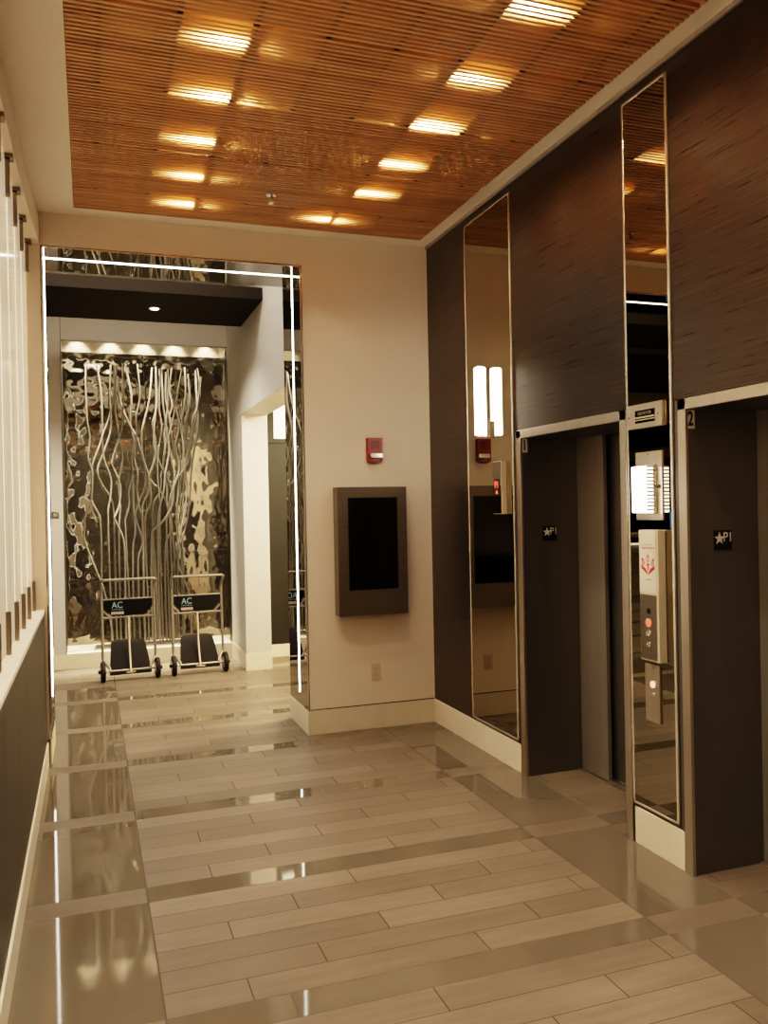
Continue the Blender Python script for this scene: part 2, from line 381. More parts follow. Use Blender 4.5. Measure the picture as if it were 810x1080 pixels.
# baseboards
g = .006
struct(obj('baseboard_right', boxes((R-g,R+.01, 4.607,B, 0,HB), (R-g,R+.01, 3.10,3.461, 0,HB), (R-g,R+.01,-4,1.93,0,HB)), M['base'], bevel=.002))
struct(obj('baseboard_back', boxes((XA-.004,R-g, B-g,B+.01, 0,HB), (XA-.004,XA+.02, B+.01,B2+.004, 0,HB)), M['base'], bevel=.002))
struct(obj('trim_4', boxes((XA-.001,R-g, B-.002,B, HB,HB+.007)), M['hall_dark']), 'dark strip standing in for the shadow gap above the end wall baseboard')  # shade of the groove drawn as a thin dark strip
struct(obj('baseboard_left', boxes((-.312,-.284, -4,B+.0, 0,HB-.03), (XL-.03,XL, B,B2, 0,HB-.01)), M['base'], bevel=.002))

# sculpture hall beyond the portal
struct(obj('wall_hall', boxes((XC,1.77, B2,8.67, 2.655,4.3), (XC,1.77, 8.67,F+.62, 0,4.3)), M['wall_grey'], bevel=.004), 'pale wall with the wide doorway beyond the portal')
struct(obj('baseboard_hall', boxes((XC-.004,1.774, 8.664,F, 0,HB)), M['base'], bevel=.002))
wf = boxes((-.39,-.262, F,F+.10, .17,4.3), (-.262,XC, F,F+.10, 3.522,4.3), (-.39,-.262, F+.1,NB+.12, .17,4.3), (-.262,XC, NB+.03,NB+.12, 0,4.3), (-.262,XC,F+.1,NB+.03,3.80,3.86))
struct(obj('trim_8', boxes((-.262,XC, F+.1,F+.112, 3.53,3.80)), M['black']), 'black liner added behind the niche head to darken its reflection')  # added black liner, keeps the niche head dark in the hammered mirror
struct(obj('wall_far', wf, M['wall_grey']), 'pale wall framing the mirrored niche')
struct(obj('trim_5', boxes((-.45,XC, F,NB+.03, 0,.170)), M['base'], bevel=.003), 'cream niche ledge carrying the sculpture')
struct(obj('trim_6', boxes((-9,XC-.001, 7.45,8.605, 3.549,3.655)), M['soffit']), 'dark hanging soffit in front of the niche')
struct(obj('ceiling', boxes((-.8,2.6, B2,NB+.2, 4.3,4.35)), M['wall_grey']))
# side hall right of the doorway
struct(obj('wall_side_hall', boxes((1.77,3.9,9.42,9.5,0,3.0), (3.85,3.9,B2,9.5,0,3.0), (2.56,3.9,B2-.05,B2,0,3.0)), M['wall']))
struct(obj('wall_side_hall', boxes((1.80,3.0,9.37,9.42,.14,2.46)), M['hall_dark']), 'dark grasscloth cladding seen through the doorway')
struct(obj('baseboard_side_hall', boxes((1.77,3.0,9.36,9.42,0,.14)), M['base']))
struct(obj('ceiling', boxes((1.77,3.9,B2,9.5,3.0,3.05)), M['ceil']))
w1 = obj('window_1', boxes((1.98,2.8,9.385,9.42,2.46,2.98)), M['pane']); struct(w1, 'lit pane above the dark cladding')
obj('window_frame', boxes((1.80,1.985,9.36,9.43,2.42,3.0), (1.985,2.8,9.36,9.43,2.42,2.47)), M['hall_dark'], w1)
# open lobby to the left of the sculpture hall (seen in the elevator mirrors)
struct(obj('wall_lobby', boxes((-9.5,-9.4,B2,15,0,4.3), (-9.5,-.3,14.9,15,0,4.3), (-.42,-.39,F+.1,15,0,4.3)), M['hall_dark']))
struct(obj('ceiling', boxes((-9.5,-.39,8.7,15,3.45,3.5)), M['soffit']))
struct(obj('ceiling', boxes((-9.5,-.8,B2,8.7,4.3,4.35)), M['soffit']))
struct(obj('trim_7', boxes((-9.4,-.45,11.4,11.7,3.0,3.45), (-9.4,-5.6,12.4,14.9,2.55,2.75)), M['stone']))

# ------------------------------------------------------------------ slatted timber ceiling
sl = thing('slatted_ceiling_panel', 'warm timber slat panel covering the ceiling with dark gaps between slats', 'ceiling panel', (1.16,1.2,H+.02))
sl['kind'] = 'structure'
def local(o, root):
    o.matrix_parent_inverse = Matrix.Translation(-root.location); return o
PITCH = .0315; mods = []
bm = bmesh.new(); y = WB_-.010; k = 0
while y > WF:
    box(bm, WL+.002, WR-.002, y-.0165, y, H-.004, H+.018)
    k += 1; y -= PITCH + (.012 if k % 21 == 12 else 0)
local(obj('slats', bm, M['slat'], sl), sl)
bm = bmesh.new(); x = .074
while x < WR:
    box(bm, x-.012, x+.012, WF, WB_, H+.002, H+.034); x += .31
local(obj('backing_battens', bm, M['black'], sl), sl)

# recessed lamps above the slats
def spot(name, loc, energy, size, ang, blend, col, aim=(0,0,-1)):
    d = bpy.data.lights.new(name, 'SPOT'); d.energy = energy; d.shadow_soft_size = size; d.spot_size = math.radians(ang); d.spot_blend = blend; d.color = col
    o = bpy.data.objects.new(name, d); COL.objects.link(o); o.location = loc
    o.rotation_euler = Vector(aim).to_track_quat('-Z', 'Y').to_euler(); return o
def area(name, loc, energy, sx, sy, col, aim=(0,0,-1)):
    d = bpy.data.lights.new(name, 'AREA'); d.shape = 'RECTANGLE'; d.size = sx; d.size_y = sy; d.energy = energy; d.color = col
    o = bpy.data.objects.new(name, d); COL.objects.link(o); o.location = loc
    o.rotation_euler = Vector(aim).to_track_quat('-Z', 'Y').to_euler(); return o
WARM = (1, .82, .62)
LZ = H+.10
rank = ['nearest the end wall','second from the end wall','third from the end wall','fourth from the end wall','fifth from the end wall','sixth from the end wall']
def downlight(x, y, label, first=[None]):
    if first[0] is None:
        t = thing('recessed_downlight', label, 'ceiling light', (x,y,LZ), 'lamps glowing above the timber slats')
        bm = bmesh.new(); cyl(bm, (0,0,.055), .075, .10, seg=28); obj('housing', bm, M['steel'], t, smooth=True)
        bm = bmesh.new(); cyl(bm, (0,0,-.002), .066, .014, seg=28); obj('lamp_lens', bm, M['lamp'], t, smooth=True)
        first[0] = t
    else:
        s = first[0]; t = s.copy(); COL.objects.link(t); t.location = (x,y,LZ); t['label'] = label
        for c in s.children:
            d = c.copy(); COL.objects.link(d); d.parent = t
    return t
LEFT = [(.635,5.545),(.630,5.07),(.60,4.57),(.625,4.05),(.60,3.56)]
RIGHT = [(1.60,5.57),(1.735,5.03),(1.755,4.555),(1.755,4.03),(1.745,3.54),(1.765,2.96)]
for i, (x,y) in enumerate(LEFT): downlight(x, y, 'glowing lamp above the timber slats in the left row, '+rank[i])
for i, (x,y) in enumerate(RIGHT): downlight(x, y, 'glowing lamp above the timber slats in the right row, '+rank[i])
for x, y in LEFT+RIGHT: spot('lamp_beam', (x,y,LZ-.012), E_LAMP, .035, 150, .5, WARM)
for x in (.61,1.755):
    y = 2.96 if x < 1 else 2.45
    while y > -3.0:
        spot('lamp_beam', (x,y,LZ-.012), E_LAMP, .035, 150, .5, WARM); y -= .51

sp = thing('fire_sprinkler', 'small chrome sprinkler head poking through the timber slats', 'sprinkler', (1.128,5.258,H))
bm = bmesh.new(); cyl(bm, (0,0,-.003), .032, .008, seg=24); obj('escutcheon', bm, M['chrome'], sp, smooth=True)
bm = bmesh.new(); cyl(bm, (0,0,-.024), .009, .04, seg=12); tube(bm, [(-.014,0,-.02),(-.016,0,-.04),(0,0,-.052),(.016,0,-.04),(.014,0,-.02)], .003, 6); obj('nozzle', bm, M['chrome'], sp, smooth=True)
bm = bmesh.new(); cyl(bm, (0,0,-.054), .018, .003, seg=16); obj('deflector', bm, M['steel'], sp)

# ------------------------------------------------------------------ mirrored portal with light lines
po = thing('mirrored_portal', 'tall mirrored opening in the end wall outlined by thin white light lines', 'portal', (XL,B,0))
def P_(o): return local(o, po)
P_(obj('side_mirror', boxes((XA,XA+.012,B,B2,HB,HO)), M['portal_mirror'], po))
P_(obj('side_mirror', boxes((XL-.012,XL,B,B2,HB-.01,HO)), M['portal_mirror'], po))
P_(obj('header_mirror', boxes((XL-.012,XA+.012,B,B2,HO,HO+.012)), M['portal_mirror'], po))
for b in ((XA-.003,XA+.0,6.236,6.260,.27,HO-.001), (XL-.0,XL+.004,6.225,6.270,.40,HO-.001), (XL,XA,6.236,6.262,HO-.003,HO)):
    P_(obj('light_line', boxes(b), M['led'], po))
P_(obj('edge_trim', boxes((XA-.004,XA+.006,B-.004,B+.003,HB,HO+.004),(XL-.006,XL+.004,B-.004,B+.003,HB-.01,HO+.004),(XL-.006,XA+.006,B-.004,B+.003,HO-.003,HO+.006)), M['chrome'], po))

# ------------------------------------------------------------------ frosted glass panels on the left ledge
def glass_panel(y, w, label, first=[None]):
    if first[0] is None:
        t = thing('frosted_glass_panel', label, 'glass panel', (-.37,y,1.027), 'frosted glass panels standing on the left ledge')
        obj('pane', boxes((-.006,.006,-w+.012,0,.004,2.415)), M['frost'], t, bevel=.001)
        obj('lit_edge', boxes((-.007,.0075,-w+.002,-w+.012,.004,2.415)), M['edge_glint'], t)
        bm = bmesh.new()
        prism(bm, [(-.022,0),(.022,0),(.022,.17),(.010,.195),(-.022,.195)], lambda u,v_,d: (.007+d,-.035+u,v_), .020)
        obj('floor_clip', bm, M['bronze'], t, bevel=.002)
        bm = bmesh.new()
        prism(bm, [(-.02,2.23),(-.012,2.215),(.012,2.215),(.02,2.23),(.02,2.40),(-.02,2.40)], lambda u,v_,d: (.007+d,-.05+u,v_), .020)
        box(bm, -.005,.045,-.085,-.015,2.40,2.422)
        obj('ceiling_clip', bm, M['bronze'], t, bevel=.002)
        first[0] = t
    else:
        s = first[0]; t = s.copy(); COL.objects.link(t); t.location = (-.37,y,1.027); t['label'] = label
        for c in s.children:
            d = c.copy(); COL.objects.link(d); d.parent = t
names = ['tall frosted glass panel on the left ledge, touching the end wall', 'tall frosted glass panel on the left ledge, second from the end wall',
         'tall frosted glass panel on the left ledge, third from the end wall', 'tall frosted glass panel on the left ledge, fourth from the end wall',
         'tall frosted glass panel on the left ledge, fifth from the end wall', 'tall frosted glass panel on the left ledge, sixth from the end wall', 'tall frosted glass panel on the left ledge, seventh from the end wall']
for i, n in enumerate(names): glass_panel(5.975-.455*i, .455, n)

# ------------------------------------------------------------------ mirror strips on the elevator wall
def mirror_strip(y0, y1, label, seams):
    t = thing('tall_mirror', label, 'mirror', (R,(y0+y1)/2,.195)); w = (y1-y0)/2; h = 3.593-.195
    m = boxes(*[(-.008,-.0005,-w+.01,w-.01,a+.0006,b-.0006) for a, b in zip([.01]+seams, seams+[h-.01])])
    obj('mirror_glass', m, M['mirror'], t)
    f = boxes((-.0095,0,-w,-w+.015,0,h), (-.0095,0,w-.015,w,0,h), (-.0095,0,-w,w,0,.012), (-.0095,0,-w,w,h-.012,h))
    obj('mirror_frame', f, M['chrome'], t, bevel=.002)
    return t
mirror_strip(4.63, 5.296, 'tall bronze mirror strip between the end wall and elevator 1', [1.905])
mirror_strip(3.131, 3.470, 'tall bronze mirror strip between the two elevators', [])

# ------------------------------------------------------------------ elevators
def star(n=5, r=1, q=.4):
    return [((r if i%2==0 else r*q)*math.sin(PI*i/n), (r if i%2==0 else r*q)*math.cos(PI*i/n)) for i in range(2*n)]
def elevator(num, yf, yn, leaves, label, open_):
    """yf/yn: far and near jamb faces"""
    t = thing('elevator', label, 'elevator', (R,(yf+yn)/2,0)); L = lambda o: local(o, t)
    XI = 2.875
    L(obj('door_frame', boxes((R-.010,R+.006,yf-.006,yf+.046,0,2.112),(R-.010,R+.006,yn-.046,yn+.006,0,2.112),(R-.010,R+.006,yn-.046,yf+.046,2.062,2.112)), M['steel'], t, bevel=.002))
    L(obj('jamb', boxes((R-.004,XI+.03,yf,yf+.07,0,2.11)), M['dark_steel'], t))
    L(obj('jamb', boxes((R+.001,XI+.03,yn-.07,yn,0,2.11)), M['dark_steel'], t))
    L(obj('head_panel', boxes((R+.001,XI+.03,yn-.04,yf+.07,2.064,2.11)), M['dark_steel'], t))
    for a, b, x0, m in leaves:
        d = L(obj('door_panel', boxes((x0,x0+.028,a,b,.008,2.064)), M[m], t, bevel=.002))
    L(obj('sill', boxes((XI-.02,XI+.12,yn,yf,0,.006),(XI+.012,XI+.02,yn,yf,.006,.010),(XI+.06,XI+.068,yn,yf,.006,.010)), M['steel'], t))
    L(obj('cab', boxes((4.4,4.44,yn-.12,yf+.12,0,2.3),(XI+.15,4.4,yf+.08,yf+.12,0,2.3),(XI+.15,4.4,yn-.12,yn-.08,0,2.3),(XI+.12,4.4,yn-.12,yf+.12,2.3,2.34),(XI+.12,XI+.16,yf-.06,yf+.12,0,2.3),(XI+.12,XI+.16,yn-.12,yn+.06,0,2.3),(XI+.12,4.4,yn-.12,yf+.12,-.001,.004)), M['cab'], t))
    # stick-on number at the top of the jamb and the braille floor plate
    rt, up = (1,0,0), (0,0,1)
    pl = L(obj('number_plate', boxes((R-.002,R+.042,yf-.004,yf,1.978,2.060)), M['white'], t)); pl['label'] = 'pale plate with black elevator number'
    n = text('numeral', num, .088, M['black_print'], pl, (R+.020,yf-.0046,2.019), rt, up, .001, width=.028 if num=='2' else .009, bold=.002)
    fp = L(obj('floor_plate', boxes((2.628,2.724,yf-.004,yf,1.436,1.524)), M['black_board'], t, bevel=.001)); fp['label'] = 'black plate with raised star and P1'
    bm = bmesh.new(); prism(bm, [(u*.030,v_*.030) for u, v_ in star()], lambda u,v_,d: (2.655+u, yf-.004-d, 1.488+v_), .002)
    obj('star', bm, M['white'], fp)
    n = text('floor_code', 'P1', .062, M['white'], fp, (2.702,yf-.005,1.492), rt, up, .002, width=.040)
    return t
elevator('1', 4.544, 3.521, [(4.262,4.544,2.877,'door_steel'), (3.522,3.835,2.877,'door_steel'), (4.15,4.544,2.935,'dark_steel'), (3.522,3.95,2.935,'dark_steel')],
         'dark steel elevator 1 with parted doors, left of the narrow mirror strip', True)
elevator('2', 3.046, 2.06, [(2.554,3.046,2.877,'door_steel'), (2.061,2.552,2.877,'door_steel')],
         'dark steel elevator 2 at the right edge, doors closed', False)

# ------------------------------------------------------------------ fittings on mirror strip 1
t = thing('wall_sconce', 'bright white tube lamp on the mirror beside elevator 1', 'wall lamp', (R-.008,4.962,2.34))
bm = bmesh.new(); cyl(bm, (-.058,0,0), .038, .44, seg=28); obj('tube_shade', bm, M['tube'], t, smooth=True, bevel=.006)
for z, rr in ((-.228,.022),(.223,.030)):
    bm = bmesh.new(); cyl(bm, (-.058,0,z), rr, .012, seg=20); obj('end_cap', bm, M['chrome'], t, smooth=True)
obj('bracket', boxes((-.030,0,-.030,.030,-.235,-.13), (-.058,0,-.012,.012,-.236,-.222)), M['chrome'], t, bevel=.002)

t = thing('floor_indicator', 'slim metal elevator floor indicator with red digits on the mirror', 'indicator', (R-.008,4.79,1.603))
obj('housing', boxes((-.036,0,-.062,.056,0,.335)), M['pale_metal_reflection'], t, bevel=.002)
obj('front_plate', boxes((-.038,-.036,-.058,.054,.004,.331)), M['portal_mirror'], t)
dw = obj('display', boxes((-.0395,-.038,-.036,.030,.122,.222)), M['black_board'], t)
text('digits', 'P1', .062, M['digits'], dw, (-.0400,-.003,.184), (0,-1,0), (0,0,1), .001, width=.040)
bm = bmesh.new(); prism(bm, [(-.014,0),(.014,0),(0,.022)], lambda u,v_,d: (-.0395-d,u-.003,.130+v_), .001); obj('arrow', bm, M['digits'], dw)

# ------------------------------------------------------------------ fittings on mirror strip 2
YM = 3.30
t = thing('elevator_sign', 'grey metal plate with black window reading ELEVATOR near the top of the mirror', 'sign', (R-.008,3.318,2.064))
obj('plate', boxes((-.014,0,-.134,.134,-.056,.058)), M['steel'], t, bevel=.0015)
wn_ = obj('window', boxes((-.016,-.014,-.085,.062,-.032,.028)), M['black_glass'], t)
text('lettering', 'ELEVATOR', .020, M['print_grey'], wn_, (-.0165,-.011,.012), (0,-1,0), (0,0,1), .0008, width=.098)
obj('glint_strip', boxes((-.0168,-.016,-.085,.062,-.010,-.002),(-.0168,-.016,-.085,.062,-.020,-.015)), M['stone'], wn_)  # reflections in the black window laid on as pale strips
for s in (-1,1):
    bm = bmesh.new(); cyl(bm, (-.016,s*.108,0), .005, .004, 'X', 12); obj('screw', bm, M['chrome'], t, smooth=True)
t = thing('elevator_lantern', 'glowing white glass lantern block on a grey plate', 'wall lamp', (R-.008,3.298,1.573))
obj('back_plate', boxes((-.006,0,-.098,.098,0,.322)), M['steel'], t, bevel=.0015)
gl = obj('glass_block', boxes((-.066,-.022,-.058,.052,.036,.252)), M['lantern'], t, bevel=.006, seg=3)
bm = bmesh.new()
for i in range(13):
    z = .046+i*.0165; box(bm, -.062,-.024,-.0612,-.057,z,z+.009)
obj('prism_ribs', bm, M['clear'], gl)
obj('bezel', boxes((-.026,-.006,-.060,.054,.030,.258)), M['chrome'], t, bevel=.002)
obj('emblem', boxes((-.0075,-.006,-.088,-.066,.150,.164)), M['black_print'], t)
for z in (.012,.310):
    bm = bmesh.new(); cyl(bm, (-.0072,0,z), .004, .003, 'X', 12); obj('screw', bm, M['chrome'], t, smooth=True)

t = thing('call_station', 'metal elevator call box with white fire notice, red lit button and key switches', 'call box', (R-.0097,3.262,.92))
obj('housing', boxes((-.042,0,-.072,.066,0,.608)), M['pale_metal_reflection'], t, bevel=.002)
obj('switch_plate', boxes((-.0435,-.042,-.056,.062,.008,.308)), M['screen_case'], t)
nt = obj('fire_notice', boxes((-.0438,-.042,-.058,.064,.318,.606)), M['paper'], t); nt['label'] = 'white notice with red emblem'
def disc(name, y, z, r, mat, parent, x=-.0435, d=.004, ax='X'):
    bm = bmesh.new(); cyl(bm, (x-d/2,y,z), r, d, ax, 24); return obj(name, bm, mat, parent, smooth=True)
disc('speaker_hole', 0, .232, .014, M['black'], t, d=.0012)
ring = disc('button_bezel', 0, .178, .021, M['chrome'], t, d=.003); disc('button_lens', 0, .178, .017, M['btn_red'], ring, -.0465, .003)
for z in (.130,.077):
    k = disc('key_switch', 0, z, .013, M['chrome'], t, d=.005); obj('key_slot', boxes((-.0492,-.0484,-.0015,.0015,z-.008,z+.008)), M['black'], k)
# red emblem: centre figure and two side figures meeting in a point
def emblem(parent, cy, cz, s):
    f = lambda u,v_,d: (-.0438-d, cy-u*s, cz+v_*s)
    bm = bmesh.new()
    prism(bm, [(-.22,.62),(.22,.62),(.06,.78),(0,1.05),(-.06,.78)], f, .0006)          # flame over centre ring
    for sx in (-1,1):
        prism(bm, [(sx*.52,.30),(sx*.90,.22),(sx*.86,.60),(sx*.70,.40)], f, .0006)      # side flames
        prism(bm, [(sx*.95,-.30),(sx*.62,-.42),(sx*.16,-.72),(0,-1.05),(sx*.98,-.44)], f, .0006)
        prism(bm, [(sx*.95,-.10),(sx*.72,-.28),(sx*.42,-.40),(sx*.10,-.78),(sx*.60,-.56),(sx*.98,-.38)], f, .0007)
    prism(bm, [(-.22,.02),(.22,.02),(.08,-.20),(.06,-.62),(-.06,-.62),(-.08,-.20)], f, .0006)
    for cx_, cz_, r in ((0,.34,.24),(-.66,.02,.22),(.66,.02,.22)):
        o_ = [(cx_+math.cos(a)*r, cz_+math.sin(a)*r) for a in (2*PI*i/20 for i in range(20))]
        i_ = [(cx_+math.cos(a)*r*.78, cz_+math.sin(a)*r*.78) for a in (2*PI*i/20 for i in range(20))]
        for a in range(20):
            b = (a+1)%20; prism(bm, [o_[a],o_[b],i_[b],i_[a]], f, .0006)
        box(bm, -.0444,-.0438, cy-cx_*s-.018*s*3, cy-cx_*s+.018*s*3, cz+(cz_-.12)*s, cz+(cz_+.12)*s)
    return obj('red_emblem', bm, M['red_print'], parent)
emblem(nt, 0, .452, .050)
text('notice_heading', 'IN CASE OF FIRE', .0125, M['print_grey'], nt, (-.0440,0,.540), (0,-1,0), (0,0,1), .0005, width=.058)
text('notice_line', 'DO NOT USE ELEVATOR', .0125, M['red_print'], nt, (-.0440,0,.524), (0,-1,0), (0,0,1), .0005, width=.092)
text('notice_foot', 'USE STAIRS', .010, M['print_grey'], nt, (-.0440,0,.378), (0,-1,0), (0,0,1), .0005, width=.034)

t = thing('call_button_plate', 'narrow metal plate with one glowing round call button low on the mirror', 'call button', (R-.008,3.295,.626))
obj('plate', boxes((-.008,0,-.053,.053,0,.268)), M['steel'], t, bevel=.0015)
b_ = disc('button_bezel', -.008, .178, .020, M['chrome'], t, -.008, .003); disc('button_lens', -.008, .178, .017, M['btn_lit'], b_, -.011, .003)
disc('indicator_stud', -.008, .130, .008, M['chrome'], t, -.008, .004)
for z in (.022,.256): disc('screw', -.008, z, .004, M['chrome'], t, -.008, .002)

# ------------------------------------------------------------------ end wall fittings
t = thing('display_screen', 'upright wall screen, switched off, in a brown grey metal case', 'screen', (1.974,B,.868))
bm = boxes((-.270,.270,-.11,0,0,.947)); obj('case', bm, M['screen_case'], t, bevel=.003)
obj('screen_glass', boxes((-.186,.190,-.1125,-.105,.192,.864)), M['black_glass'], t)
obj('screen_bezel', boxes((-.190,-.186,-.1118,-.105,.188,.868),(.190,.194,-.1118,-.105,.188,.868),(-.190,.194,-.1118,-.105,.188,.192),(-.190,.194,-.1118,-.105,.864,.868)), M['black'], t)

t = thing('fire_alarm', 'red fire alarm strobe on the cream end wall above the screen', 'fire alarm', (2.029,B,1.995))
bm = bmesh.new()
prism(bm, [(-.060,.19),(.060,.19),(.060,.018),(.045,.006),(.018,0),(-.018,0),(-.045,.006),(-.060,.018)], lambda u,v_,d: (u,-d,v_), .038)
body = obj('body', bm, M['red'], t, bevel=.004)
bm = bmesh.new(); prism(bm, [(-.038,.072),(.048,.072),(.054,.044),(.044,.038),(-.034,.038),(-.042,.046)], lambda u,v_,d: (u,-.038-d,v_), .018)
obj('strobe_lens', bm, M['clear'], t, bevel=.003)
bm = bmesh.new()
for i in range(5): box(bm, -.036,.036,-.0395,-.037,.108+i*.013,.113+i*.013)
obj('sounder_grille', bm, M['black_print'], body)
text('word', 'FIRE', .020, M['pink_print'], body, (.006,-.0385,.022), (1,0,0), (0,0,1), .001, width=.05)

t = thing('power_outlet', 'cream double power outlet low on the end wall below the screen', 'outlet', (2.014,B,.362))
obj('cover_plate', boxes((-.037,.037,-.006,0,0,.120)), M['outlet'], t, bevel=.002)
for z in (.036,.084):
    s_ = obj('socket', boxes((-.017,.017,-.0085,-.006,z-.017,z+.017)), M['outlet'], t, bevel=.001)
    obj('socket_slot', boxes((-.009,-.006,-.009,-.0085,z-.004,z+.010),(.006,.009,-.009,-.0085,z-.004,z+.010),(-.002,.002,-.009,-.0085,z-.013,z-.008)), M['slot'], s_)

t = thing('wall_control', 'small grey square control plate on the pale wall left of the niche', 'control', (-.343,F,1.618))
obj('plate', boxes((-.036,.036,-.010,0,0,.068)), M['screen_case'], t, bevel=.003)
obj('display', boxes((-.022,.022,-.012,-.010,.02,.052)), M['print_grey'], t)

struct(obj('trim_9', boxes((-.262,-.256, F-.002,NB-.02, .17,3.80), (XC-.006,XC, F-.002,F+.1, .17,3.522)), M['bronze_dark']), 'dark bronze edge lining of the niche')
# ------------------------------------------------------------------ niche lining: hammered mirror
hm = thing('hammered_mirror_wall', 'rippled hammered mirror lining the back of the niche', 'mirror', (.62,NB,.17))
def ripple(a, b):
    v = noise.noise(Vector((a*5.2, b*5.2, 1.3)))*.62+noise.noise(Vector((a*12.5, b*12.5, 7.1)))*.30
    return v*AMP
def hammered(u0, u1, z0, z1, fn, name='mirror_sheet'):
    st = .0135; nu = int((u1-u0)/st)+1; nz = int((z1-z0)/st)+1
    V = []; Fc = []
    for j in range(nz+1):
        for i in range(nu+1):
            u = u0+(u1-u0)*i/nu; z = z0+(z1-z0)*j/nz
            e = min(1, min(u-u0, u1-u, z-z0, z1-z)/.03)
            V.append(fn(u, z, ripple(u, z)*(.25+.75*e)))
    for j in range(nz):
        for i in range(nu):
            a = j*(nu+1)+i; Fc.append((a,a+1,a+nu+2,a+nu+1))
    return local(obj(name, (V, Fc), M['hammer'], hm, smooth='all'), hm)
gp = .0008
for u0, u1, zs in ((-.262,.629,(.17,.88,2.16,3.50)), (.629,XC,(.17,1.2,2.486,3.50))):
    for a, b in zip(zs, zs[1:]): hammered(u0+gp, u1-gp, a+gp, b-gp, lambda u,z,h: (u,NB-.012+h,z))
for a, b in ((.17,1.2),(1.2,2.486),(2.486,3.50)): hammered(F+.101, NB-.014, a+gp, b-gp, lambda u,z,h: (XC-.012+h,u,z), 'side_mirror_sheet')
local(obj('top_strip', boxes((-.262,XC,NB-.004,NB+.03,3.50,3.80),(XC-.004,XC,F+.1,NB,3.50,3.80)), M['strip_steel'], hm), hm)
for i in range(5):
    x = -.10+i*.36
    t = thing('niche_spotlight', 'small spotlight in the niche head, '+['leftmost','second from the left','in the middle','second from the right','rightmost'][i]+' of five', 'spotlight', (x,NB-.13,3.80), 'spotlights in the niche head')
    bm = bmesh.new(); cyl(bm, (0,0,-.02), .035, .04, seg=20); obj('housing', bm, M['steel'], t, smooth=True)
    bm = bmesh.new(); cyl(bm, (0,0,-.041), .026, .004, seg=20); obj('lens', bm, M['spot'], t)
    spot('niche_beam', (x,NB-.13,3.75), E_NICHE, .02, 80, .6, (1,.80,.52), (0,.16,-1))
    spot('ledge_fill', (x,F+.16,3.77), E_LEDGE, .02, 42, .6, (1,.84,.60), (0,.06,-1))  # added spot without a fixture, brightens the ledge

# ------------------------------------------------------------------ branch sculpture
sc_ = thing('branch_sculpture', 'sculpture of bent pale metal rods rising in front of the hammered mirror', 'sculpture', (.62,9.78,.17))
local(obj('base_tray', boxes((.02,1.26,9.68,9.92,.17,.182)), M['steel'], sc_, bevel=.002), sc_)
bm = bmesh.new()
for yy in (9.72,9.80,9.88): box(bm, .04,1.24,yy-.008,yy+.008,.182,.20)
local(obj('base_rail', bm, M['rod'], sc_), sc_)
for Y, L in RODS:
    n = len(L); pts = []
    for i, (x,z) in enumerate(L):
        pts.append((x, Y+.05*math.sin(z*2.3+x*9)*min(1,(z-.2)/1.0), z))
    bm = bmesh.new(); tube(bm, catmull(pts, 4), .0108, 10)
    local(obj('rod', bm, M['rod'], sc_, smooth=True), sc_)

